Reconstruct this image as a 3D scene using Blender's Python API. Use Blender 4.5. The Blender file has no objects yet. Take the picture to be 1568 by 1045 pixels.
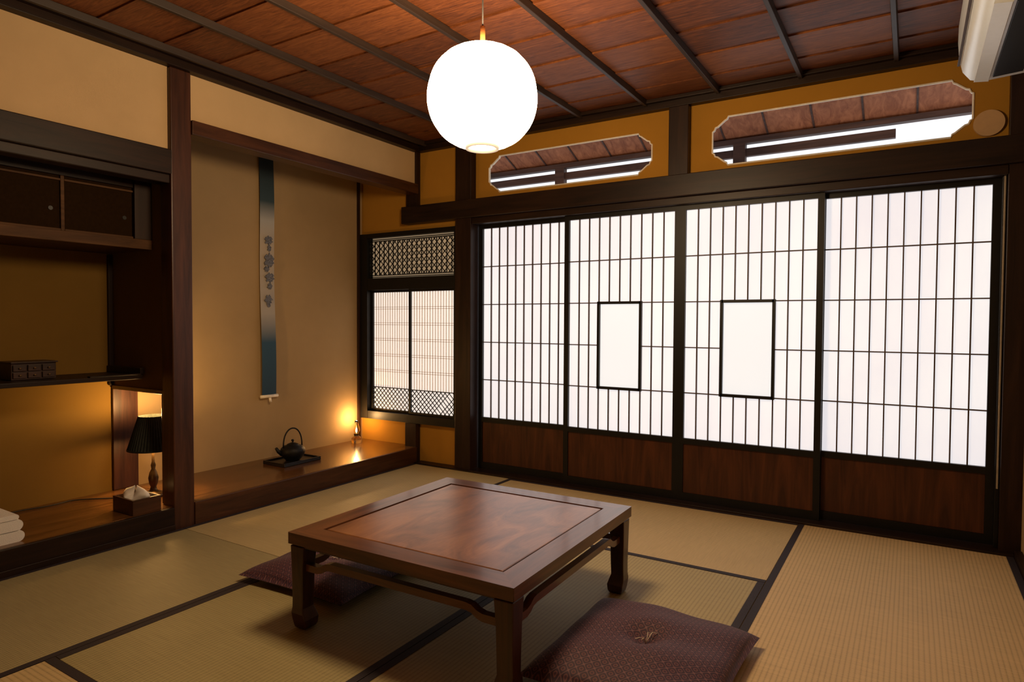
import bpy, bmesh, math, random
from mathutils import Vector, Matrix
random.seed(3)
sc = bpy.context.scene
sc.view_settings.view_transform = 'Standard'

# ------------------------------------------------------------------ materials
def newmat(name):
    m = bpy.data.materials.new(name); m.use_nodes = True
    nt = m.node_tree; b = nt.nodes['Principled BSDF']
    return m, nt, b
def ramp(nt, fac, stops):
    r = nt.nodes.new('ShaderNodeValToRGB')
    e = r.color_ramp.elements
    while len(e) < len(stops): e.new(0.5)
    for i, (p, c) in enumerate(stops):
        e[i].position = p; e[i].color = (*c, 1)
    nt.links.new(fac, r.inputs[0]); return r.outputs[0]
def coords(nt, scale=(1, 1, 1)):
    t = nt.nodes.new('ShaderNodeTexCoord'); mp = nt.nodes.new('ShaderNodeMapping')
    mp.inputs['Scale'].default_value = scale
    nt.links.new(t.outputs['Object'], mp.inputs[0]); return mp.outputs[0]
def noise(nt, vec, scale, detail=4, rough=.6, dist=0):
    n = nt.nodes.new('ShaderNodeTexNoise')
    n.inputs['Scale'].default_value = scale; n.inputs['Detail'].default_value = detail
    n.inputs['Roughness'].default_value = rough; n.inputs['Distortion'].default_value = dist
    nt.links.new(vec, n.inputs['Vector']); return n.outputs['Fac']
def bump(nt, b, h, strength=.3, dist=.002):
    n = nt.nodes.new('ShaderNodeBump'); n.inputs['Strength'].default_value = strength
    n.inputs['Distance'].default_value = dist
    nt.links.new(h, n.inputs['Height']); nt.links.new(n.outputs[0], b.inputs['Normal'])
def math_(nt, op, a, b=None):
    n = nt.nodes.new('ShaderNodeMath'); n.operation = op
    for i, v in enumerate((a, b)):
        if v is None: continue
        if isinstance(v, (int, float)): n.inputs[i].default_value = v
        else: nt.links.new(v, n.inputs[i])
    return n.outputs[0]
def wood(name, dark, light, axis='X', rough=.4, s=1.0, coat=0, dist=1.0, bmp=.15, spec=.4):
    m, nt, b = newmat(name)
    sc_ = {'X': (1.2, 14, 14), 'Y': (14, 1.2, 14), 'Z': (14, 14, 1.2)}[axis]
    v = coords(nt, tuple(k*s for k in sc_))
    f = noise(nt, v, 1.6, 8, .62, dist)
    c = ramp(nt, f, [(.3, dark), (.52, tuple((a+b_)/2 for a, b_ in zip(dark, light))), (.72, light)])
    nt.links.new(c, b.inputs['Base Color'])
    b.inputs['Roughness'].default_value = rough
    b.inputs['Specular IOR Level'].default_value = spec
    b.inputs['Coat Weight'].default_value = coat
    b.inputs['Coat Roughness'].default_value = .15
    bump(nt, b, f, bmp, .002)
    return m
def plain(name, col, rough=.5, metal=0, var=.12, scale=30, bmp=0, spec=.5):
    m, nt, b = newmat(name)
    f = noise(nt, coords(nt), scale, 3)
    c = ramp(nt, f, [(.3, tuple(x*(1-var) for x in col)), (.7, tuple(min(1, x*(1+var)) for x in col))])
    nt.links.new(c, b.inputs['Base Color']); b.inputs['Specular IOR Level'].default_value = spec
    b.inputs['Roughness'].default_value = rough; b.inputs['Metallic'].default_value = metal
    if bmp: bump(nt, b, f, bmp, .003)
    return m
def plaster(name, col):
    m, nt, b = newmat(name)
    v = coords(nt)
    f = noise(nt, v, 2.0, 5, .6); f2 = noise(nt, v, 260, 3, .7)
    c = ramp(nt, f, [(.3, tuple(x*.9 for x in col)), (.7, tuple(x*1.06 for x in col))])
    nt.links.new(c, b.inputs['Base Color']); b.inputs['Roughness'].default_value = .95
    b.inputs['Specular IOR Level'].default_value = .15
    bump(nt, b, f2, .25, .001)
    return m
def emis(name, col, strength, base=(.8, .8, .8), var=.03, scale=3):
    m, nt, b = newmat(name)
    f = noise(nt, coords(nt), scale, 4)
    c = ramp(nt, f, [(.3, tuple(x*(1-var) for x in col)), (.7, col)])
    nt.links.new(c, b.inputs['Emission Color'])
    b.inputs['Emission Strength'].default_value = strength
    b.inputs['Base Color'].default_value = (*base, 1); b.inputs['Roughness'].default_value = .8
    b.inputs['Specular IOR Level'].default_value = .1
    return m
def tatami(name, col, axis):
    m, nt, b = newmat(name)
    t = nt.nodes.new('ShaderNodeTexCoord')
    sp = nt.nodes.new('ShaderNodeSeparateXYZ'); nt.links.new(t.outputs['Object'], sp.inputs[0])
    across = sp.outputs['X' if axis == 'Y' else 'Y']; along = sp.outputs['Y' if axis == 'Y' else 'X']
    rib = math_(nt, 'ABSOLUTE', math_(nt, 'SINE', math_(nt, 'MULTIPLY', across, math.pi/.0155)))
    fine = math_(nt, 'SINE', math_(nt, 'MULTIPLY', along, 2*math.pi/.006))
    fine = math_(nt, 'MULTIPLY', fine, .08)
    sv2 = (160, 8, 1) if axis == 'X' else (8, 160, 1)
    n1 = noise(nt, coords(nt, sv2), 1, 3); n2 = noise(nt, coords(nt), 2.2, 3)
    f = math_(nt, 'ADD', math_(nt, 'MULTIPLY', math_(nt, 'POWER', rib, .5), .42), math_(nt, 'MULTIPLY', n1, .5))
    f = math_(nt, 'ADD', f, fine)
    f = math_(nt, 'ADD', f, math_(nt, 'MULTIPLY', n2, .2))
    c = ramp(nt, f, [(.2, tuple(x*.5 for x in col)), (.62, col), (.95, tuple(min(1, x*1.25) for x in col))])
    nt.links.new(c, b.inputs['Base Color']); b.inputs['Roughness'].default_value = .55
    b.inputs['Specular IOR Level'].default_value = .3
    bump(nt, b, f, .6, .0015)
    return m

M = {}
dk, lt = (.007, .0032, .002), (.028, .012, .006)
M['dark'] = wood('dark_wood_x', dk, lt, 'X', .42, spec=.3)
M['darkY'] = wood('dark_wood_y', dk, lt, 'Y', .46, spec=.22)
M['darkZ'] = wood('dark_wood_z', (.010, .004, .0025), (.034, .014, .007), 'Z', .42, spec=.3)
M['redZ'] = wood('red_wood_z', (.025, .008, .004), (.09, .030, .014), 'Z', .38)
M['redY'] = wood('red_wood_y', (.026, .009, .0035), (.09, .032, .012), 'Y', .35)
M['cabframe'] = wood('cabinet_frame_wood', (.05, .022, .008), (.13, .06, .022), 'Y', .6, spec=.15)
M['chest'] = wood('chest_wood', (.015, .006, .003), (.05, .018, .008), 'Y', .4)
M['tokofloor'] = wood('alcove_floor_wood', (.06, .022, .006), (.18, .075, .022), 'Y', .22, coat=.3)
M['black'] = plain('black_lacquer_wood', (.0035, .003, .0027), .45, spec=.35)
M['cabdoor'] = plain('cabinet_door_panel', (.020, .010, .0035), .9, 0, .15, 60, spec=.03)
M['kumiko'] = plain('kumiko_wood', (.07, .042, .03), .6)
M['kumiko2'] = plain('fine_kumiko_wood', (.58, .45, .32), .6)
M['jamb'] = plain('pale_jamb', (.35, .28, .2), .6)
M['koshi'] = wood('shoji_base_panel', (.024, .006, .002), (.10, .029, .009), 'Z', .4, s=.7, dist=1.6)
M['glass'] = emis('frosted_glass_emissive', (.96, .985, 1), .80, (.5, .5, .5))  # pane emits its own glow in place of daylight from behind
M['paper2'] = emis('shoin_paper_emissive', (1, .92, .85), .78, (.72, .65, .56))  # window brightness is emission in the paper, no light shines through
M['paper3'] = emis('shoin_transom_paper', (1, .74, .46), .20, (.45, .36, .24))  # dim amber glow set as emission in the transom paper
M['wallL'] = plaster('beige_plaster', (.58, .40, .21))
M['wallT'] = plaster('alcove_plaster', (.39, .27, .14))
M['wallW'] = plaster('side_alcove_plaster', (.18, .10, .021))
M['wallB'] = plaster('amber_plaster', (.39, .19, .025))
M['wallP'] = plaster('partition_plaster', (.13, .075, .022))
M['cream'] = plain('cream_trim', (.8, .74, .64), .5)
M['tray'] = plain('black_tray', (.012, .010, .009), .3)
M['iron'] = plain('cast_iron', (.014, .014, .015), .5, .6, .3, 180, .5)
M['white'] = plain('white_plastic', (.82, .88, .92), .22, 0, .02)
M['towel'] = plain('white_terry', (.8, .77, .73), .95, 0, .08, 300, .8)
M['tissue'] = plain('tissue_paper', (.85, .82, .78), .9, 0, .03)
M['heri'] = plain('tatami_border_cloth', (.020, .012, .016), .75, 0, .5, 400)
M['cord'] = plain('cord_black', (.02, .015, .012), .6)
M['rod'] = wood('lantern_rod_wood', (.45, .15, .03), (.7, .28, .08), 'Z', .4)
M['disc'] = plain('vent_disc', (.50, .31, .15), .6, 0, .05)
M['thread'] = plain('tuft_thread', (.7, .6, .5), .8)
M['eave'] = wood('eave_boards', (.20, .06, .025), (.46, .17, .075), 'Y', .7)
M['eavetrim'] = wood('eave_beam', (.03, .012, .008), (.10, .045, .03), 'X', .6)
# shoji paper: daylight glow put in as emission, with fibre clouds
m, nt, b = newmat('shoji_paper_emissive')
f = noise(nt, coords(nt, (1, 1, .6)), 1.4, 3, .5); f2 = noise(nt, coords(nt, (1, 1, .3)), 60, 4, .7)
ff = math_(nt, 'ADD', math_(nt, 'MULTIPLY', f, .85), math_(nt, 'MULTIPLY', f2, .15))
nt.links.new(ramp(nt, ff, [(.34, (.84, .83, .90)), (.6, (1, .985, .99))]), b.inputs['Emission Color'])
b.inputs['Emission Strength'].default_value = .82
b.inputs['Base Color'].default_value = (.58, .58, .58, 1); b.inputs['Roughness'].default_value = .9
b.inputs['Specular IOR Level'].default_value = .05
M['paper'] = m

# ceiling planks
m, nt, b = newmat('ceiling_planks')
t = nt.nodes.new('ShaderNodeTexCoord'); sp = nt.nodes.new('ShaderNodeSeparateXYZ')
nt.links.new(t.outputs['Object'], sp.inputs[0])
fl = math_(nt, 'FLOOR', math_(nt, 'DIVIDE', sp.outputs['Y'], .30))
fx = math_(nt, 'FLOOR', math_(nt, 'DIVIDE', math_(nt, 'ADD', sp.outputs['X'], .09), .88))
wn = nt.nodes.new('ShaderNodeTexWhiteNoise'); wn.noise_dimensions = '1D'
nt.links.new(math_(nt, 'ADD', fl, math_(nt, 'MULTIPLY', fx, 17.3)), wn.inputs['W'])
g = noise(nt, coords(nt, (2.2, 22, 1)), 2.0, 8, .7, 2.4)
f = math_(nt, 'ADD', math_(nt, 'MULTIPLY', g, .84), math_(nt, 'MULTIPLY', wn.outputs['Value'], .16))
c = ramp(nt, f, [(.3, (.038, .010, .003)), (.5, (.14, .042, .012)), (.72, (.27, .092, .027))])
nt.links.new(c, b.inputs['Base Color']); b.inputs['Roughness'].default_value = .5
b.inputs['Specular IOR Level'].default_value = .25
bump(nt, b, g, .3, .003)
M['ceil'] = m
M['batten'] = wood('ceiling_batten', (.014, .008, .005), (.046, .026, .016), 'Y', .5)

# table wood
m, nt, b = newmat('table_burl_wood')
v = coords(nt, (5, 2.2, 5))
g1 = noise(nt, v, 1.5, 6, .55, 1.4); g2 = noise(nt, coords(nt, (60, 6, 6)), 2, 4, .6, .5)
f = math_(nt, 'ADD', math_(nt, 'MULTIPLY', g1, .8), math_(nt, 'MULTIPLY', g2, .2))
c = ramp(nt, f, [(.34, (.10, .034, .011)), (.5, (.19, .070, .024)), (.66, (.30, .125, .046))])
nt.links.new(c, b.inputs['Base Color']); b.inputs['Roughness'].default_value = .36
b.inputs['Coat Weight'].default_value = .7; b.inputs['Coat Roughness'].default_value = .26
bump(nt, b, g2, .05, .001)
M['tabletop'] = m
M['tableY'] = wood('table_rosewood', (.05, .016, .006), (.17, .058, .022), 'Y', .32, coat=.5)
M['tableX'] = wood('table_rosewood_x', (.05, .016, .006), (.17, .058, .022), 'X', .32, coat=.5)
M['tableZ'] = wood('table_rosewood_z', (.022, .006, .003), (.08, .024, .010), 'Z', .32, coat=.3)

# cushion brocade
m, nt, b = newmat('cushion_brocade')
t = nt.nodes.new('ShaderNodeTexCoord'); sp = nt.nodes.new('ShaderNodeSeparateXYZ')
nt.links.new(t.outputs['Object'], sp.inputs[0])
k = math.pi/.034
a1 = math_(nt, 'SINE', math_(nt, 'MULTIPLY', math_(nt, 'ADD', sp.outputs['X'], sp.outputs['Y']), k))
a2 = math_(nt, 'SINE', math_(nt, 'MULTIPLY', math_(nt, 'SUBTRACT', sp.outputs['X'], sp.outputs['Y']), k))
p = math_(nt, 'ABSOLUTE', math_(nt, 'MULTIPLY', a1, a2))
c = ramp(nt, p, [(.03, (.17, .075, .08)), (.12, (.040, .012, .030)), (.60, (.030, .010, .025)), (.76, (.17, .055, .055)), (.93, (.045, .013, .03))])
nt.links.new(c, b.inputs['Base Color']); b.inputs['Roughness'].default_value = .7
b.inputs['Sheen Weight'].default_value = .06
M['brocade'] = m

# scroll
m, nt, b = newmat('scroll_silk')
t = nt.nodes.new('ShaderNodeTexCoord'); sp = nt.nodes.new('ShaderNodeSeparateXYZ')
nt.links.new(t.outputs['Generated'], sp.inputs[0])
c = ramp(nt, sp.outputs['Z'], [(0, (.012, .045, .09)), (.22, (.02, .07, .13)), (.34, (.38, .35, .32)),
    (.62, (.46, .39, .31)), (.72, (.40, .40, .40)), (.80, (.03, .06, .08)), (1, (.006, .011, .013))])
nt.links.new(c, b.inputs['Base Color']); b.inputs['Roughness'].default_value = .8
M['silk'] = m
M['ink'] = plain('scroll_ink', (.13, .14, .18), .8, 0, .8, 120)

# lamp shade (dark pleated fabric)
M['shade'] = plain('pleated_shade', (.012, .014, .009), .75, 0, .3, 40, spec=.3)
M['brass'] = plain('dark_brass', (.12, .07, .03), .35, .8)
m, nt, b = newmat('clear_glass')
b.inputs['Transmission Weight'].default_value = 1; b.inputs['Roughness'].default_value = .05
b.inputs['Base Color'].default_value = (1, .93, .8, 1)
M['clear'] = m
M['bulb'] = emis('warm_bulb', (1, .62, .25), 40, var=.01)
M['lantern'] = emis('lantern_paper', (1, .70, .40), 54, (.8, .7, .6), .04, 8)
M['ring'] = emis('lantern_ring', (1, .76, .52), .75, (.2, .12, .06))  # wooden ring; its lit look is added as emission

# ------------------------------------------------------------------ builder
class B:
    def __init__(s, name):
        s.name = name; s.v = []; s.f = []; s.mi = []; s.sm = []; s.mats = []
    def mesh(s, vs, fs, mat, smooth=False):
        mat = M[mat] if isinstance(mat, str) else mat
        if mat not in s.mats: s.mats.append(mat)
        i = s.mats.index(mat); o = len(s.v)
        s.v += [tuple(p) for p in vs]
        for f in fs:
            s.f.append([o+k for k in f]); s.mi.append(i); s.sm.append(smooth)
        return s
    def box(s, x0, x1, y0, y1, z0, z1, mat):
        x0, x1 = sorted((x0, x1)); y0, y1 = sorted((y0, y1)); z0, z1 = sorted((z0, z1))
        vs = [(x, y, z) for z in (z0, z1) for y in (y0, y1) for x in (x0, x1)]
        fs = [(0, 2, 3, 1), (4, 5, 7, 6), (0, 1, 5, 4), (2, 6, 7, 3), (0, 4, 6, 2), (1, 3, 7, 5)]
        return s.mesh(vs, fs, mat)
    def prism(s, poly, axis, a, b, mat, smooth=False):
        def P(p, t):
            return {'X': (t, p[0], p[1]), 'Y': (p[0], t, p[1]), 'Z': (p[0], p[1], t)}[axis]
        n = len(poly)
        vs = [P(p, a) for p in poly]+[P(p, b) for p in poly]
        s.mesh(vs, [tuple(range(n)), tuple(range(2*n-1, n-1, -1))], mat)
        s.mesh(vs, [(i, (i+1) % n, (i+1) % n+n, i+n) for i in range(n)], mat, smooth)
        return s
    def lathe(s, prof, c, mat, seg=32, flute=None, closed=False, smooth=True):
        vs = []; fs = []
        for (r, z) in prof:
            for i in range(seg):
                a = 2*math.pi*i/seg
                rr = r*(flute(a, z) if flute else 1)
                vs.append((c[0]+rr*math.cos(a), c[1]+rr*math.sin(a), c[2]+z))
        n = len(prof)
        for j in range(n-1 if not closed else n):
            j2 = (j+1) % n
            for i in range(seg):
                i2 = (i+1) % seg
                fs.append((j*seg+i, j*seg+i2, j2*seg+i2, j2*seg+i))
        return s.mesh(vs, fs, mat, smooth)
    def tube(s, pts, r, mat, seg=8, closed=False, smooth=True):
        pts = [Vector(p) for p in pts]; n = len(pts)
        rs = r if isinstance(r, (list, tuple)) else [r]*n
        vs = []; up = None
        for i, p in enumerate(pts):
            if closed: d = pts[(i+1) % n]-pts[i-1]
            else: d = pts[min(i+1, n-1)]-pts[max(i-1, 0)]
            d.normalize()
            if up is None:
                up = Vector((0, 0, 1)) if abs(d.z) < .9 else Vector((1, 0, 0))
            a = d.cross(up)
            if a.length < 1e-5: a = d.orthogonal()
            a.normalize(); bb = a.cross(d).normalized(); up = bb
            for k in range(seg):
                t = 2*math.pi*(k+.5)/seg
                vs.append(p+rs[i]*(a*math.cos(t)+bb*math.sin(t)))
        fs = []
        for i in range(n if closed else n-1):
            i2 = (i+1) % n
            for k in range(seg):
                k2 = (k+1) % seg
                fs.append((i*seg+k, i*seg+k2, i2*seg+k2, i2*seg+k))
        if not closed:
            fs.append(tuple(range(seg))); fs.append(tuple(range(n*seg-1, (n-1)*seg-1, -1)))
        return s.mesh(vs, fs, mat, smooth)
    def done(s, bevel=0, segs=2, parent=None, origin=None):
        xs = [v[0] for v in s.v]; ys = [v[1] for v in s.v]; zs = [v[2] for v in s.v]
        o = Vector(origin) if origin else Vector(((min(xs)+max(xs))/2, (min(ys)+max(ys))/2, min(zs)))
        me = bpy.data.meshes.new(s.name)
        me.from_pydata([Vector(v)-o for v in s.v], [], s.f)
        for mt in s.mats: me.materials.append(mt)
        for p, i, sm in zip(me.polygons, s.mi, s.sm):
            p.material_index = i; p.use_smooth = sm
        bm = bmesh.new(); bm.from_mesh(me)
        bmesh.ops.recalc_face_normals(bm, faces=bm.faces[:]); bm.to_mesh(me); bm.free()
        ob = bpy.data.objects.new(s.name, me); sc.collection.objects.link(ob)
        ob.location = o
        if bevel:
            md = ob.modifiers.new('bevel', 'BEVEL'); md.width = bevel; md.segments = segs
            md.limit_method = 'ANGLE'; md.angle_limit = math.radians(40)
        return ob

XL, XR, YB, YF, ZC = -3.23, .46, 3.86, -1.2, 2.45

# ------------------------------------------------------------------ room shell
B('floor').box(XL-.7, XR+.1, YF-.1, YB+.1, -.15, -.03, 'dark').done()
# tatami mats
def mat_(x0, x1, y0, y1, axis, col):
    b_ = B('tatami_mat'); g = .0015
    tm = tatami('tatami_weave', col, axis)
    b_.box(x0+g, x1-g, y0+g, y1-g, -.03, 0, tm)
    w = .030
    if axis == 'Y':
        b_.box(x0+g, x0+w, y0+g, y1-g, -.001, .0015, 'heri'); b_.box(x1-w, x1-g, y0+g, y1-g, -.001, .0015, 'heri')
    else:
        b_.box(x0+g, x1-g, y0+g, y0+w, -.001, .0015, 'heri'); b_.box(x0+g, x1-g, y1-w, y1-g, -.001, .0015, 'heri')
    b_.done()
gr = (.38, .31, .16); ye = (.52, .385, .19)
mat_(XL, -2.33, 1.93, 3.77, 'Y', (.45, .355, .18))
mat_(XL, -2.33, .06, 1.93, 'Y', (.33, .275, .14))
mat_(XL, -2.33, -1.2, .06, 'Y', gr)
mat_(-2.33, -.5, 2.83, 3.77, 'X', ye)
mat_(-2.33, -1.40, .96, 2.83, 'Y', (.33, .275, .13))
mat_(-1.40, -.5, .96, 2.83, 'Y', (.38, .305, .145))
mat_(-2.33, -.5, .04, .96, 'X', ye)
mat_(-2.33, -.5, -1.2, .04, 'X', gr)
mat_(-.5, .43, 1.9, 3.77, 'Y', (.56, .405, .20))
mat_(-.5, .43, .03, 1.9, 'Y', ye)
mat_(-.5, .43, -1.2, .03, 'Y', gr)
B('baseboard_right').box(.43, XR, YF, 3.77, -.03, .035, 'darkY').done(.002)

# ceiling
b_ = B('ceiling')
y = -1.2
while y < 3.9:
    y1 = y+.30
    b_.prism([(y+.001, 2.449), (y1-.001, 2.4565), (y1-.001, 2.50), (y+.001, 2.50)], 'X', XL-.05, XR+.05, 'ceil')
    y = y1
b_.box(XL-.7, XR+.1, YF-.1, YB+.1, 2.50, 2.6, 'dark')
b_.done(origin=(0, 0, 0))
for i, x in enumerate([.35, -.09, -.535, -.975, -1.41, -1.85, -2.29, -2.73, -3.15]):
    b_ = B('trim_%d' % (i+1))
    b_.prism([(x-.014, 2.452), (x-.010, 2.418), (x+.010, 2.418), (x+.014, 2.452)], 'Y', YF, 3.83, 'batten')
    b_.done(.002)
# ceiling rim mouldings
b_ = B('trim_10')
for (z0, z1, d) in [(2.39, 2.43, .05), (2.43, 2.45, .075)]:
    b_.box(XL, XR, YB-d-.0, YB+.03, z0, z1, 'dark')
    b_.box(XR-d, XR, YF, YB-d, z0, z1, 'darkY')
    b_.box(XL-.04, XL+d-.03, YF, YB-d, z0, z1, 'darkY')
b_.done(.002)

# right and front walls
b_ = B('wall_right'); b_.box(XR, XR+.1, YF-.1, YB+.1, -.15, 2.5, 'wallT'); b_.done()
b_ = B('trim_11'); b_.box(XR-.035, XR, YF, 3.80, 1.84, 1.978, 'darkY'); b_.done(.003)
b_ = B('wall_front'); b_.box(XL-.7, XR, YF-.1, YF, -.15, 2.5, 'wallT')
b_.box(XL, XR, YF, YF+.03, 1.80, 1.97, 'dark'); b_.done()

# back wall with ornamental transom cut-outs
def opening(x0, x1, z0, z1):
    c = [(.088, 0), (.082, .014), (.070, .020), (.030, .052), (.016, .056), (.010, .072), (.0, .078)]
    P = []
    P += [(x0+a, z1-d) for a, d in c[::-1]]
    P += [(x1-a, z1-d) for a, d in c]
    P += [(x1-a, z0+d) for a, d in c[::-1]]
    P += [(x0+a, z0+d) for a, d in c]
    return P
ops = [opening(-2.60, -1.385, 2.02, 2.275), opening(-1.015, .235, 2.015, 2.295)]
b_ = B('wall_back')
bm = bmesh.new()
def loop(pts):
    vs = [bm.verts.new((p[0], YB, p[1])) for p in pts]
    return [bm.edges.new((vs[i], vs[(i+1) % len(vs)])) for i in range(len(vs))]
ed = loop([(-2.80, 1.90), (.46, 1.90), (.46, 2.5), (-2.80, 2.5)])
for o in ops: ed += loop(o)
bmesh.ops.triangle_fill(bm, use_beauty=True, use_dissolve=False, edges=ed)
bm.verts.index_update()
V = [v.co.copy() for v in bm.verts]; F = [[v.index for v in f.verts] for f in bm.faces]
bm.free()
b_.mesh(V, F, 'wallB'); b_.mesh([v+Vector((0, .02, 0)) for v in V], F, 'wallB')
for o in ops:
    n = len(o)
    vs = [(p[0], YB, p[1]) for p in o]+[(p[0], YB+.02, p[1]) for p in o]
    b_.mesh(vs, [(i, (i+1) % n, (i+1) % n+n, i+n) for i in range(n)], 'cream')
# wall round the shoin window
b_.box(-3.93, -2.80, YB, YB+.09, -.15, .30, 'wallB')
b_.box(-3.93, -2.80, YB, YB+.09, 1.80, 2.5, 'wallB')
b_.done(origin=(0, 0, 0))
for i, o in enumerate(ops):
    b_ = B('trim_%d' % (12+i))
    b_.tube([(p[0], YB-.001, p[1]) for p in o], .0048, 'cream', 6, True, False); b_.done()
# posts and beams at the back
b_ = B('trim_14'); b_.box(-2.855, -2.715, 3.795, 3.95, -.03, 2.39, 'darkZ'); b_.done(.004)
b_ = B('trim_15'); b_.box(-1.265, -1.145, 3.81, 3.95, 1.90, 2.39, 'darkZ'); b_.done(.004)
b_ = B('trim_16'); b_.box(.375, .46, 3.81, 3.95, -.03, 2.39, 'darkZ')
b_.box(.357, .375, 3.845, 3.95, .012, 1.80, 'black'); b_.box(.362, .370, 3.838, 3.845, .3, 1.80, 'jamb'); b_.done(.002)
b_ = B('trim_17')
b_.box(-3.36, XR, 3.775, 3.86, 1.845, 1.975, 'dark')
b_.box(-2.715, .375, 3.805, 3.95, 1.80, 1.845, 'dark')
b_.box(-2.715, .375, 3.90, 3.95, 1.845, 1.92, 'dark')
b_.done(.004)
b_ = B('trim_18'); b_.box(-2.715, .43, 3.77, 3.96, -.03, .012, 'dark')
b_.box(-2.855, -2.715, 3.77, 3.795, -.03, .01, 'dark'); b_.box(XL, -2.855, 3.77, 3.86, -.03, .01, 'dark'); b_.done(.002)
b_ = B('trim_19'); b_.box(-3.35, -3.24, 3.81, 3.95, -.03, .30, 'darkZ')
b_.box(-3.35, -3.24, 3.82, 3.90, 1.975, 2.40, 'darkZ'); b_.done(.003)
b_ = B('round_vent_cover')
b_.prism([(.298+.062*math.cos(t*math.pi/20), 2.06+.062*math.sin(t*math.pi/20)) for t in range(40)], 'Y', 3.845, YB, 'disc')
b_.done(.003)

# ------------------------------------------------------------------ shoji doors
def shoji(idx, xl, xr, y, glass):
    b_ = B('door_%d' % idx)
    s = .034; d = .028; zb, zt = .392, 1.772
    y0, y1 = y, y+d
    b_.box(xl, xl+s, y0, y1, .013, 1.80, 'black'); b_.box(xr-s, xr, y0, y1, .013, 1.80, 'black')
    b_.box(xl+s, xr-s, y0, y1, zt, 1.80, 'black')
    b_.box(xl+s, xr-s, y0, y1, zb-.034, zb, 'black')
    b_.box(xl+s, xr-s, y0, y1, .013, .06, 'black')
    b_.box(xl+s, xr-s, y0+.010, y0+.018, .06, zb-.034, 'koshi')
    a, e = xl+s, xr-s
    cw = (e-a)/10; rh = (zt-zb)/5; w = .0032
    gx0, gx1, gz0, gz1 = a+3*cw, a+7*cw, zb+rh, zb+3*rh
    for i in range(1, 10):
        x = a+i*cw
        if glass and 3 <= i <= 7:
            b_.box(x-w, x+w, y0+.008, y0+.02, zb, gz0, 'kumiko'); b_.box(x-w, x+w, y0+.008, y0+.02, gz1, zt, 'kumiko')
        else: b_.box(x-w, x+w, y0+.008, y0+.02, zb, zt, 'kumiko')
    for j in range(1, 5):
        z = zb+j*rh
        if glass and j == 2:
            b_.box(a, gx0, y0+.009, y0+.019, z-w, z+w, 'kumiko'); b_.box(gx1, e, y0+.009, y0+.019, z-w, z+w, 'kumiko')
        else: b_.box(a, e, y0+.009, y0+.019, z-w, z+w, 'kumiko')
    py = y0+.021
    def q(x0, x1, z0, z1, mt): b_.box(x0, x1, py, py+.002, z0, z1, mt)
    if glass:
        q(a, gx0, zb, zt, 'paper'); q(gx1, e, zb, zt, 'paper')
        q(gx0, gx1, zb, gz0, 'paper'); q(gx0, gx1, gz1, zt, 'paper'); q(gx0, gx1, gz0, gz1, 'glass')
        k = .0085
        for (x0, x1, z0, z1) in [(gx0-k, gx0+k, gz0-k, gz1+k), (gx1-k, gx1+k, gz0-k, gz1+k), (gx0, gx1, gz0-k, gz0+k), (gx0, gx1, gz1-k, gz1+k)]:
            b_.box(x0, x1, y0+.001, y0+.0205, z0, z1, 'black')
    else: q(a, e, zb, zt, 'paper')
    b_.done()
shoji(1, -2.705, -1.946, 3.885, False)
shoji(2, -1.980, -1.197, 3.845, True)
shoji(3, -1.197, -.408, 3.845, True)
shoji(4, -.440, .357, 3.885, False)

# ------------------------------------------------------------------ shoin window
b_ = B('window_1')
def diamonds(x0, x1, z0, z1, y, sp, r, mt):
    for sgn in (1, -1):
        lo = x0+sgn*(z0 if sgn > 0 else z1); hi = x1+sgn*(z1 if sgn > 0 else z0)
        c = lo+sp/2
        while c < hi:
            za = (c-x0)*sgn; zb_ = (c-x1)*sgn
            L = []
            for (x, z) in ((x0, za), (x1, zb_)):
                if z0 <= z <= z1: L.append((x, z))
            for z in (z0, z1):
                x = c-sgn*z
                if x0 < x < x1: L.append((x, z))
            if len(L) >= 2:
                b_.tube([(L[0][0], y, L[0][1]), (L[1][0], y, L[1][1])], r, mt, 4, smooth=False)
            c += sp
wy0, wy1 = 3.82, 3.90
b_.box(-3.855, -3.765, wy0, wy1, .30, 1.80, 'black'); b_.box(-2.885, -2.857, wy0, wy1, .30, 1.80, 'black')
for z0, z1 in ((1.765, 1.80), (1.345, 1.44), (.30, .362)):
    b_.box(-3.765, -2.885, wy0+.002, wy1-.002, z0, z1, 'black')
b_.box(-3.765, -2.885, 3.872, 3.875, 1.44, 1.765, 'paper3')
diamonds(-3.765, -2.885, 1.465, 1.74, 3.862, .050, .0036, 'black')
n = 18
for i in range(1, n):
    x = -3.765+.88*i/n
    b_.box(x-.0018, x+.0018, 3.858, 3.867, 1.465, 1.74, 'black')
for z in (1.45, 1.465, 1.74, 1.752): b_.box(-3.765, -2.885, 3.856, 3.868, z-.003, z+.003, 'black')
for x in (-3.75, -2.90): b_.box(x-.004, x+.004, 3.856, 3.868, 1.44, 1.765, 'black')
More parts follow.
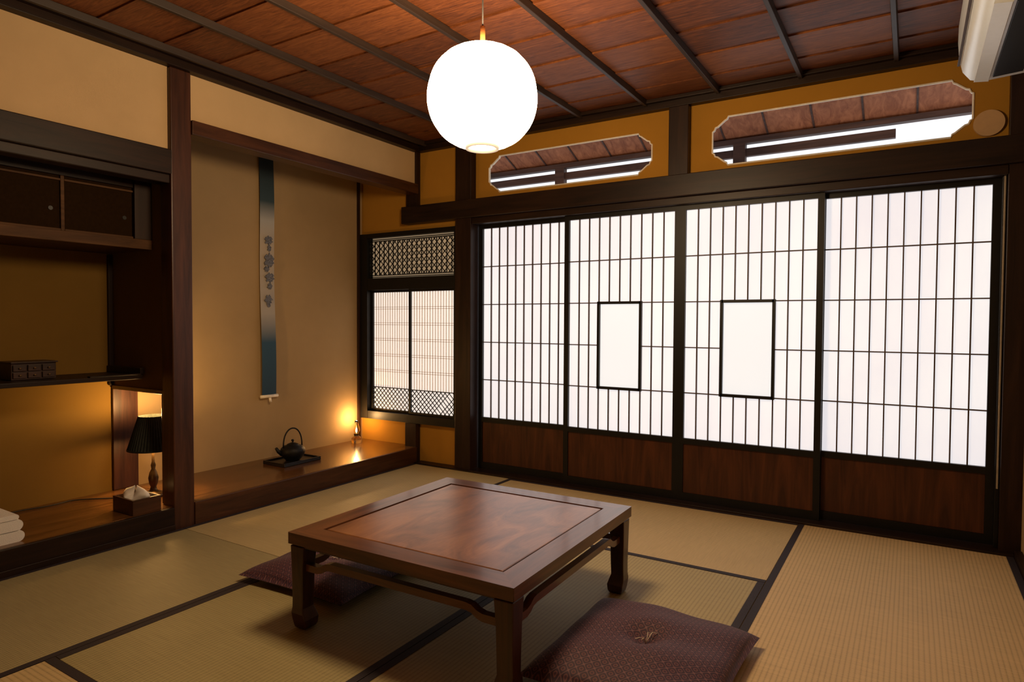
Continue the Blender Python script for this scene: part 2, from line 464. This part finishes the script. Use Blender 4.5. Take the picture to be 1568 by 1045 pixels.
for (x0, x1, yy) in ((-3.765, -3.325, 3.868), (-3.345, -2.885, 3.846)):
    s = .020
    b_.box(x0, x0+s, yy, yy+.02, .362, 1.345, 'black'); b_.box(x1-s, x1, yy, yy+.02, .362, 1.345, 'black')
    b_.box(x0+s, x1-s, yy, yy+.02, .362, .382, 'black'); b_.box(x0+s, x1-s, yy, yy+.02, 1.327, 1.345, 'black')
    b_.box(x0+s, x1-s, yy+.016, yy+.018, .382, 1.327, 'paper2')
    b_.box(x0+s, x1-s, yy+.004, yy+.014, .553, .559, 'black')
    diamonds(x0+s, x1-s, .382, .555, yy+.010, .040, .0033, 'black')
    n = 16
    for i in range(1, n):
        x = x0+s+(x1-x0-2*s)*i/n
        b_.box(x-.0015, x+.0015, yy+.012, yy+.0155, .559, 1.327, 'kumiko2')
    for i in range(1, 6):
        z = .567+(1.327-.567)*i/6
        for dz in (-.008, .008): b_.box(x0+s, x1-s, yy+.012, yy+.0155, z+dz-.0013, z+dz+.0013, 'kumiko2')
b_.done()

# ------------------------------------------------------------------ left side: alcoves
XA = -3.86
b_ = B('wall_left')
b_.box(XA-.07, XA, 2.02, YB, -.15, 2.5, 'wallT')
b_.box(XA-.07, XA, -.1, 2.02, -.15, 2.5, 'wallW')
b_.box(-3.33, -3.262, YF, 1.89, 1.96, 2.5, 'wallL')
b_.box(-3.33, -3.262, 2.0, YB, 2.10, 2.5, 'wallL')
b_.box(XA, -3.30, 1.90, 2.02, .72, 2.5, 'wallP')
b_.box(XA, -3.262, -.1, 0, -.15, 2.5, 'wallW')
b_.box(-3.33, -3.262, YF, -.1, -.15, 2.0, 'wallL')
b_.done(origin=(0, 0, 0))
b_ = B('trim_20'); b_.box(-3.335, -3.235, 1.888, 2.0, -.03, 2.39, 'redZ'); b_.done(.006, 3)   # alcove post
b_ = B('trim_21')                                  # otoshigake lintel
b_.box(-3.33, -3.225, 2.0, 3.82, 2.07, 2.145, 'redY'); b_.done(.004)
b_ = B('trim_22')                                  # nageshi on the side alcove
b_.box(-3.33, -3.225, YF, 1.888, 1.84, 1.965, 'darkY'); b_.box(-3.33, -3.245, YF, 1.888, 1.795, 1.84, 'darkY'); b_.done(.004)
b_ = B('trim_23')                                  # opening lining in the partition
b_.box(XA, XA+.018, 1.892, 2.03, .12, .70, 'redZ'); b_.box(-3.352, -3.335, 1.892, 2.02, .12, .70, 'redZ')
b_.box(XA, -3.335, 1.892, 2.03, .70, .722, 'redZ'); b_.done(.002)
b_ = B('trim_24'); b_.box(XA, XA+.02, 1.875, 1.899, .722, 1.46, 'darkZ'); b_.box(XA, XA+.02, 3.80, 3.82, .12, 2.45, 'darkZ'); b_.done(.002)
b_ = B('alcove_floor')
b_.box(XA, -3.25, 2.02, 3.86, -.03, .119, 'tokofloor'); b_.box(-3.25, XL, 2.0, 3.81, -.03, .12, 'redY'); b_.done(.003)
b_ = B('side_alcove_floor')
b_.box(XA, -3.25, 0, 2.02, -.03, .118, 'tokofloor'); b_.box(-3.25, XL, YF, 1.888, -.03, .118, 'darkY')
b_.box(XL, XL+.008, YF, 1.888, 0, .03, 'darkY'); b_.done(.003)
# wall cabinet
b_ = B('wall_cabinet')
xf = -3.45
b_.box(XA, xf+.02, 0, 1.90, 1.465, 1.515, 'cabframe')
b_.box(XA, xf, 0, 1.90, 1.78, 1.83, 'darkY')
b_.box(XA+.0, XA+.02, 0, 1.90, 1.515, 1.78, 'darkY')
b_.box(XA, xf+.015, 1.81, 1.90, 1.515, 1.83, 'darkZ')
y = 1.81
while y > .1:
    y0 = y-.335
    b_.box(xf-.018, xf-.010, y0, y, 1.515, 1.78, 'cabdoor')
    b_.box(xf-.010, xf, y0, y0+.016, 1.515, 1.78, 'cabframe')
    b_.box(xf-.010, xf, y0+.016, y, 1.515, 1.527, 'cabframe'); b_.box(xf-.010, xf, y0+.016, y, 1.755, 1.765, 'cabframe')
    b_.prism([(y-.04+.010*math.cos(t*math.pi/8), 1.62+.010*math.sin(t*math.pi/8)) for t in range(16)], 'X', xf-.010, xf-.007, 'black')
    y = y0
b_.done(.002)
# staggered shelf
b_ = B('wall_shelf')
b_.box(XA, -3.515, .35, 1.885, .775, .798, 'darkY')
b_.box(-3.54, -3.510, 1.62, 1.885, .798, .806, 'darkY'); b_.box(XA, -3.51, 1.868, 1.888, .798, .835, 'darkY')
b_.box(XA, -3.53, .35, .375, .798, 1.465, 'darkZ')
b_.done(.003)
# small chest on shelf
b_ = B('small_wooden_chest')
b_.box(-3.76, -3.63, 1.33, 1.52, .80, .88, 'chest')
for k in range(3):
    y0 = 1.336+k*.061
    b_.box(-3.63, -3.622, y0, y0+.055, .808, .836, 'chest'); b_.box(-3.63, -3.622, y0, y0+.055, .842, .872, 'chest')
    b_.box(-3.622, -3.615, y0+.022, y0+.033, .852, .86, 'brass'); b_.box(-3.622, -3.615, y0+.022, y0+.033, .818, .826, 'brass')
b_.box(-3.765, -3.618, 1.325, 1.525, .88, .888, 'chest')
b_.done(.002)
# towels
b_ = B('folded_towels')
def rr2(cy, cz, hw, hh, n=8):
    P = []
    for (sx, sz, a0) in ((1, 1, 0), (-1, 1, 90), (-1, -1, 180), (1, -1, 270)):
        for k in range(n+1):
            a = math.radians(a0+90*k/n)
            P.append((cy+sx*(hw-hh)+hh*math.cos(a), cz+hh*math.sin(a)))
    return P
for k, (cz, hw) in enumerate([(.143, .135), (.192, .13), (.228, .115)]):
    h = .0255 if k < 2 else .012
    b_.prism(rr2(1.115, cz, hw, h), 'X', -3.52, -3.30, 'towel', True)
b_.done(.004)
# tissue box
b_ = B('tissue_box')
x0, x1, y0, y1, z0, z1 = -3.445, -3.255, 1.69, 1.83, .119, .195
t_ = .01
b_.box(x0, x1, y0, y0+t_, z0, z1, 'redY'); b_.box(x0, x1, y1-t_, y1, z0, z1, 'redY')
b_.box(x0, x0+t_, y0+t_, y1-t_, z0, z1, 'redY'); b_.box(x1-t_, x1, y0+t_, y1-t_, z0, z1, 'redY')
b_.box(x0+t_, x1-t_, y0+t_, y1-t_, z0, z1-.025, 'tissue')
vs = []; fs = []; R = 20; cx, cy = -3.36, 1.76
for j in range(6):
    tt = j/5
    for i in range(R):
        a = 2*math.pi*i/R
        r = (.012+.05*math.sin(math.pi*min(1, tt*.8+.15))**1.0)*(1+.35*math.sin(3*a+tt*2)+.18*math.sin(7*a))
        if j == 5: r *= .35
        vs.append((cx+r*math.cos(a)*1.1, cy+r*math.sin(a)*.7, z1-.027+tt*.06*(1+.3*math.sin(2*a+1))))
for j in range(5):
    for i in range(R): fs.append((j*R+i, j*R+(i+1) % R, (j+1)*R+(i+1) % R, (j+1)*R+i))
fs.append(tuple(range(5*R, 6*R)))
b_.mesh(vs, fs, 'tissue', True)
b_.done(0)
# pleated table lamp
lx, ly = -3.55, 1.955
b_ = B('table_lamp')
b_.lathe([(0, .0), (.06, .0), (.06, .012), (.045, .02), (.02, .03), (.014, .05), (.022, .07), (.026, .10), (.02, .13), (.010, .15), (.013, .17), (.008, .19), (.007, .34), (0, .34)], (lx, ly, .119), 'brass', 24)
b_.lathe([(.124, .262), (.070, .445)], (lx, ly, .12), 'shade', 96, flute=lambda a, z: 1+.03*(1 if int(round(a*96/(2*math.pi))) % 2 else -1), smooth=False)
b_.lathe([(.124, .259), (.128, .259), (.128, .267), (.124, .267)], (lx, ly, .12), 'shade', 32, closed=True)
b_.tube([(lx-.115, ly, .40), (lx, ly, .45), (lx+.115, ly, .40)], .002, 'brass')
b_.lathe([(0, .355), (.015, .36), (.026, .385), (.022, .41), (0, .425)], (lx, ly, .12), 'bulb', 16)
b_.done()
# power cord
b_ = B('power_cord')
P = []
for i in range(30):
    t = i/29
    P.append((-3.60-.2*min(1, t*3)+.012*math.sin(t*17), 1.90-.75*t, .123))
b_.tube(P, .0035, 'cord', 6); b_.done()

# hanging scroll
b_ = B('hanging_scroll_silk')
sy0, sy1 = 2.868, 2.985; n = 24; vs = []; fs = []
for j in range(n+1):
    z = .565+(2.27-.565)*j/n; off = .012+.006*math.sin(j*.4)+.02*(1-j/n)
    vs += [(XA+off, sy0, z), (XA+off, sy1, z), (XA+off-.002, sy0, z), (XA+off-.002, sy1, z)]
for j in range(n):
    o = 4*j; fs += [(o, o+1, o+5, o+4), (o+2, o+6, o+7, o+3), (o, o+4, o+6, o+2), (o+1, o+3, o+7, o+5)]
b_.mesh(vs, fs, 'silk')
silk = b_.done()
b_ = B('scroll_roller')
b_.tube([(XA+.032, sy0-.012, .562), (XA+.032, sy1+.012, .562)], .011, 'cream', 12)
b_.tube([(XA+.02, sy0-.004, 2.272), (XA+.02, sy1+.004, 2.272)], .006, 'black', 8)
b_.tube([(XA+.02, sy0+.01, 2.274), (XA+.006, (sy0+sy1)/2, 2.34), (XA+.02, sy1-.01, 2.274)], .0015, 'cord', 6)
b_.tube([(XA+.035, 2.93, .55), (XA+.035, 2.935, .52)], .009, 'cream', 8)
# painted motifs
rnd = random.Random(5)
for k, (z, w, h) in enumerate([(1.655, .03, .028), (1.60, .014, .02), (1.515, .036, .045), (1.455, .02, .018), (1.395, .034, .03), (1.335, .018, .02), (1.24, .028, .03), (1.20, .014, .012)]):
    cy = 2.927+rnd.uniform(-.012, .014)
    ph = rnd.uniform(0, 6)
    pts = [(cy+w*math.cos(a*math.pi/14)*(1+.3*math.sin(a*1.3+ph)), z+h*math.sin(a*math.pi/14)*(1+.3*math.cos(a*1.9+ph))) for a in range(28)]
    b_.prism(pts, 'X', XA+.03, XA+.0325, 'ink')
rol = b_.done()
emp = bpy.data.objects.new('hanging_scroll', None); sc.collection.objects.link(emp); emp.location = (XA+.02, 2.927, 1.4)
bpy.context.view_layer.update()
for o in (silk, rol):
    o.parent = emp; o.matrix_parent_inverse = emp.matrix_world.inverted()

# tray + teapot
b_ = B('serving_tray')
b_.box(-3.72, -3.50, 2.79, 3.10, .120, .134, 'tray')
for (a0, a1, c0, c1) in ((-3.72, -3.50, 2.79, 2.80), (-3.72, -3.50, 3.09, 3.10), (-3.72, -3.71, 2.80, 3.09), (-3.51, -3.50, 2.80, 3.09)):
    b_.box(a0, a1, c0, c1, .134, .144, 'tray')
b_.done(.002)
b_ = B('iron_teapot')
c = (-3.60, 2.94, .135)
b_.lathe([(0, 0), (.045, 0), (.05, .006), (.072, .03), (.084, .055), (.080, .08), (.062, .098), (.04, .105), (.038, .110), (.034, .112), (.02, .118), (.006, .121), (.006, .128), (.011, .134), (.008, .142), (0, .144)], c, 'iron', 40)
b_.tube([(c[0]-.02, c[1]-.07, c[2]+.05), (c[0]-.03, c[1]-.095, c[2]+.07), (c[0]-.035, c[1]-.11, c[2]+.095)], [.018, .013, .009], 'iron', 12)
H = []
for i in range(17):
    a = math.pi*i/16
    H.append((c[0]+.015*math.cos(a), c[1]+.066*math.cos(a), c[2]+.09+.13*math.sin(a)**.8))
b_.tube(H, .005, 'iron', 8)
b_.done()
# little glass lamp
b_ = B('glass_oil_lamp')
c = (-3.765, 3.70, .12)
b_.lathe([(0, 0), (.038, 0), (.042, .01), (.040, .035), (.022, .05), (.018, .058), (0, .058)], c, 'clear', 24)
b_.lathe([(.018, .058), (.020, .058), (.022, .07), (.018, .075), (.0, .075)], c, 'brass', 24)
b_.lathe([(.018, .075), (.027, .095), (.024, .12), (.014, .15), (.013, .175), (.0115, .175), (.0125, .15), (.0225, .12), (.0255, .095), (.0165, .075)], c, 'clear', 24)
b_.lathe([(0, .078), (.006, .085), (.007, .10), (.003, .115), (0, .12)], c, 'bulb', 12)
b_.done()

# ------------------------------------------------------------------ table
b_ = B('low_table')
X0, X1, Y0, Y1, ZT = -1.868, -.940, 1.503, 2.447, .345
w = .086
def trap(pts, mt): b_.prism(pts, 'Z', ZT-.040, ZT, mt)
trap([(X0, Y0), (X1, Y0), (X1-w, Y0+w), (X0+w, Y0+w)], 'tableX')
trap([(X0, Y1), (X1, Y1), (X1-w, Y1-w), (X0+w, Y1-w)], 'tableX')
trap([(X0, Y0), (X0, Y1), (X0+w, Y1-w), (X0+w, Y0+w)], 'tableY')
trap([(X1, Y0), (X1, Y1), (X1-w, Y1-w), (X1-w, Y0+w)], 'tableY')
b_.box(X0+w-.002, X1-w+.002, Y0+w-.002, Y1-w+.002, ZT-.035, ZT-.012, 'black')
b_.box(X0+w+.008, X1-w-.008, Y0+w+.008, Y1-w-.008, ZT-.02, ZT-.0015, 'tabletop')
b_.box(X0+.012, X1-.012, Y0+.012, Y1-.012, ZT-.052, ZT-.038, 'tableZ')
for sx, cx in ((1, X0), (-1, X1)):
    for sy, cy in ((1, Y0), (-1, Y1)):
        secs = [(0, .026, .042), (.012, .030, .043), (.035, .033, .042), (.055, .031, .038), (.075, .0265, .036), (.12, .027, .037), (.22, .029, .037), (.297, .033, .039)]
        vs = []; fs = []
        for (z, h, o) in secs:
            px, py = cx+sx*o, cy+sy*o
            hh = h
            vs += [(px-hh, py-hh, z+.0015), (px+hh, py-hh, z+.0015), (px+hh, py+hh, z+.0015), (px-hh, py+hh, z+.0015)]
        for j in range(len(secs)-1):
            for i in range(4): fs.append((4*j+i, 4*j+(i+1) % 4, 4*j+4+(i+1) % 4, 4*j+4+i))
        fs += [(0, 1, 2, 3), tuple(4*(len(secs)-1)+i for i in (3, 2, 1, 0))]
        b_.mesh(vs, fs, 'tableZ')
# humpback stretchers
def rail(p0, p1, ax, c):
    prof = []; n = 40
    def hz(t):
        u = min(t, 1-t)
        k = min(1, max(0, (u-.08)/.06)); k = k*k*(3-2*k)
        return .222+.022*k
    up = [(p0+(p1-p0)*i/n, hz(i/n)+.012) for i in range(n+1)]
    lo = [(p0+(p1-p0)*i/n, hz(i/n)-.012) for i in range(n, -1, -1)]
    poly = up+lo
    if ax == 'X': b_.prism(poly, 'Y', c-.013, c+.013, 'tableX')
    else: b_.prism(poly, 'X', c-.013, c+.013, 'tableY')
rail(X0+.06, X1-.06, 'X', Y0+.037); rail(X0+.06, X1-.06, 'X', Y1-.037)
rail(Y0+.06, Y1-.06, 'Y', X0+.037); rail(Y0+.06, Y1-.06, 'Y', X1-.037)
tb = b_.done(.004, 3)
tb.rotation_euler[2] = math.radians(1.2)

# ------------------------------------------------------------------ cushions
def cushion(cx, cy, sx, sy, th, rot, seed):
    b_ = B('floor_cushion'); n = 48; vs = []; fs = []
    rnd = random.Random(seed); ph = [rnd.uniform(0, 6) for _ in range(6)]
    R = Matrix.Rotation(math.radians(rot), 3, 'Z')
    def P(i, j, top):
        u = -1+2*i/n; v = -1+2*j/n
        x = u*(sx/2)*(1-.055*(1-v*v)*(abs(u)**3)); y = v*(sy/2)*(1-.055*(1-u*u)*(abs(v)**3))
        e = max(0, (1-abs(u)**2.6)*(1-abs(v)**2.6))**.42
        z = th*(.30+.70*e)
        if top:
            r2 = u*u+v*v
            z -= .034*math.exp(-r2/.035)
            z += .005*math.sin(7*u+ph[0]+2*v)*e+.004*math.sin(9*v+ph[1]-3*u)*e
            z += .003*math.sin(22*math.atan2(v, u))*math.exp(-r2/.12)*e
        else: z = th*.30*(1-e)
        z += .004
        p = R @ Vector((x, y, 0))
        return (cx+p.x, cy+p.y, z)
    for top in (1, 0):
        for j in range(n+1):
            for i in range(n+1): vs.append(P(i, j, top))
    N = (n+1)**2
    for j in range(n):
        for i in range(n):
            a = j*(n+1)+i
            fs.append((a, a+1, a+n+2, a+n+1)); fs.append((N+a, N+a+n+1, N+a+n+2, N+a+1))
    b_.mesh(vs, fs, 'brocade', True)
    zt = P(n//2, n//2, 1)[2]
    for k, a in enumerate((.9, 1.3, 4.0, 4.5)):
        L = (.045, .03, .04, .028)[k]
        pts = [(cx, cy, zt), (cx+.3*L*math.cos(a), cy+.3*L*math.sin(a), zt+.018), (cx+.7*L*math.cos(a+.3), cy+.7*L*math.sin(a+.3), zt+.026), (cx+L*math.cos(a+.1), cy+L*math.sin(a+.1), zt+.022)]
        b_.tube(pts, .0013, 'thread', 5)
    ob = b_.done(origin=(cx, cy, 0))
    md = ob.modifiers.new('weld', 'WELD'); md.merge_threshold = .0005
cushion(-.695, 1.93, .57, .63, .105, 0, 1)
cushion(-2.085, 1.945, .58, .57, .085, 2, 2)

# ------------------------------------------------------------------ pendant lantern
lc = (-1.307, 1.896, 1.885)
b_ = B('pendant_lantern')
prof = []
for i in range(41):
    a = math.radians(-70+140*i/40)
    prof.append((.196*math.cos(a)**.78, .176*math.sin(a)))
b_.lathe(prof, lc, 'lantern', 96, flute=lambda a, z: 1-.012*abs(math.sin(a*10)))
zb = .176*math.sin(math.radians(70)); re = prof[0][0]
b_.lathe([(0, -zb), (re, -zb)], lc, 'lantern', 96)
b_.lathe([(.050, -zb-.014), (.060, -zb-.014), (.060, -zb), (.050, -zb)], lc, 'ring', 40, closed=True)
b_.lathe([(0, zb), (re, zb)], lc, 'lantern', 96)
b_.tube([(lc[0], lc[1], lc[2]+zb), (lc[0], lc[1], lc[2]+zb+.085)], .009, 'rod', 12)
b_.tube([(lc[0], lc[1], lc[2]+zb+.08), (lc[0], lc[1], 2.43)], .003, 'cord', 8)
b_.lathe([(0, 2.41-lc[2]), (.04, 2.41-lc[2]), (.045, 2.448-lc[2]), (0, 2.448-lc[2])], lc, 'darkZ', 24)
b_.done()

# ------------------------------------------------------------------ air conditioner
b_ = B('air_conditioner')
prof = [(.46, 2.425), (.23, 2.43), (.185, 2.42), (.158, 2.395), (.146, 2.35), (.145, 2.28), (.150, 2.21), (.163, 2.155), (.19, 2.118), (.23, 2.105), (.46, 2.12)]
b_.prism(prof, 'Y', 2.50, 3.33, 'white', True)
b_.prism([(.262, 2.10), (.36, 2.107), (.36, 2.117), (.262, 2.11)], 'Y', 2.55, 3.28, 'black')
b_.prism([(.20, 2.098), (.25, 2.092), (.252, 2.099), (.203, 2.108)], 'Y', 2.53, 3.30, 'white')
b_.prism([(.143, 2.18), (.1535, 2.18), (.1535, 2.184), (.143, 2.184)], 'Y', 2.51, 3.32, 'kumiko')
b_.done(.004)

# ------------------------------------------------------------------ veranda outside
b_ = B('veranda_floor'); b_.box(-4.2, 1.2, 3.97, 5.1, -.15, -.04, 'dark'); b_.done()
b_ = B('veranda_eaves')
b_.prism([(3.96, 2.83), (4.93, 2.425), (4.93, 2.455), (3.96, 2.86)], 'X', -4.6, 1.6, 'eave')
x = -4.5
while x < 1.5:
    b_.prism([(3.96, 2.822), (4.9, 2.43), (4.9, 2.45), (3.96, 2.84)], 'X', x, x+.012, 'eavetrim'); x += .30
b_.box(-4.6, 1.6, 4.86, 4.92, 2.395, 2.435, 'eavetrim')
b_.box(-4.6, -.11, 4.88, 4.92, 2.305, 2.362, 'eavetrim')
for xx in (-2.60, -1.13): b_.box(xx, xx+.085, 4.86, 4.92, -.04, 2.40, 'eavetrim')
b_.box(-4.6, -4.5, 4.86, 4.96, -.04, 2.40, 'darkZ'); b_.box(1.0, 1.1, 4.86, 4.96, -.04, 2.40, 'darkZ')
b_.done(.002)

# ------------------------------------------------------------------ lights / world
def point(name, loc, e, col, r):
    l = bpy.data.lights.new(name, 'POINT'); l.energy = e; l.color = col; l.shadow_soft_size = r
    o = bpy.data.objects.new(name, l); o.location = loc; sc.collection.objects.link(o)
point('table_lamp_light', (lx, ly, .575), 14, (1, .58, .20), .025)
point('table_lamp_fill_lower', (lx, ly, .375), 5, (1, .54, .17), .025)  # extra light added to brighten below the shade, not a separate bulb
point('oil_lamp_light', (-3.765, 3.70, .315), 4.5, (1, .55, .2), .015)
w_ = bpy.data.worlds.new('daylight'); sc.world = w_; w_.use_nodes = True
bg = w_.node_tree.nodes['Background']; bg.inputs[0].default_value = (.95, .96, 1, 1); bg.inputs[1].default_value = 1.1

cam = bpy.data.cameras.new('camera'); cam.lens = 22.57; cam.sensor_width = 36; cam.clip_start = .02
co = bpy.data.objects.new('camera', cam); sc.collection.objects.link(co)
co.matrix_world = (Matrix.Translation((0, 0, 1.09)) @ Matrix.Rotation(math.radians(31.86), 4, 'Z')
    @ Matrix.Rotation(math.radians(90-1.66), 4, 'X') @ Matrix.Rotation(math.radians(.3), 4, 'Z'))
sc.camera = co
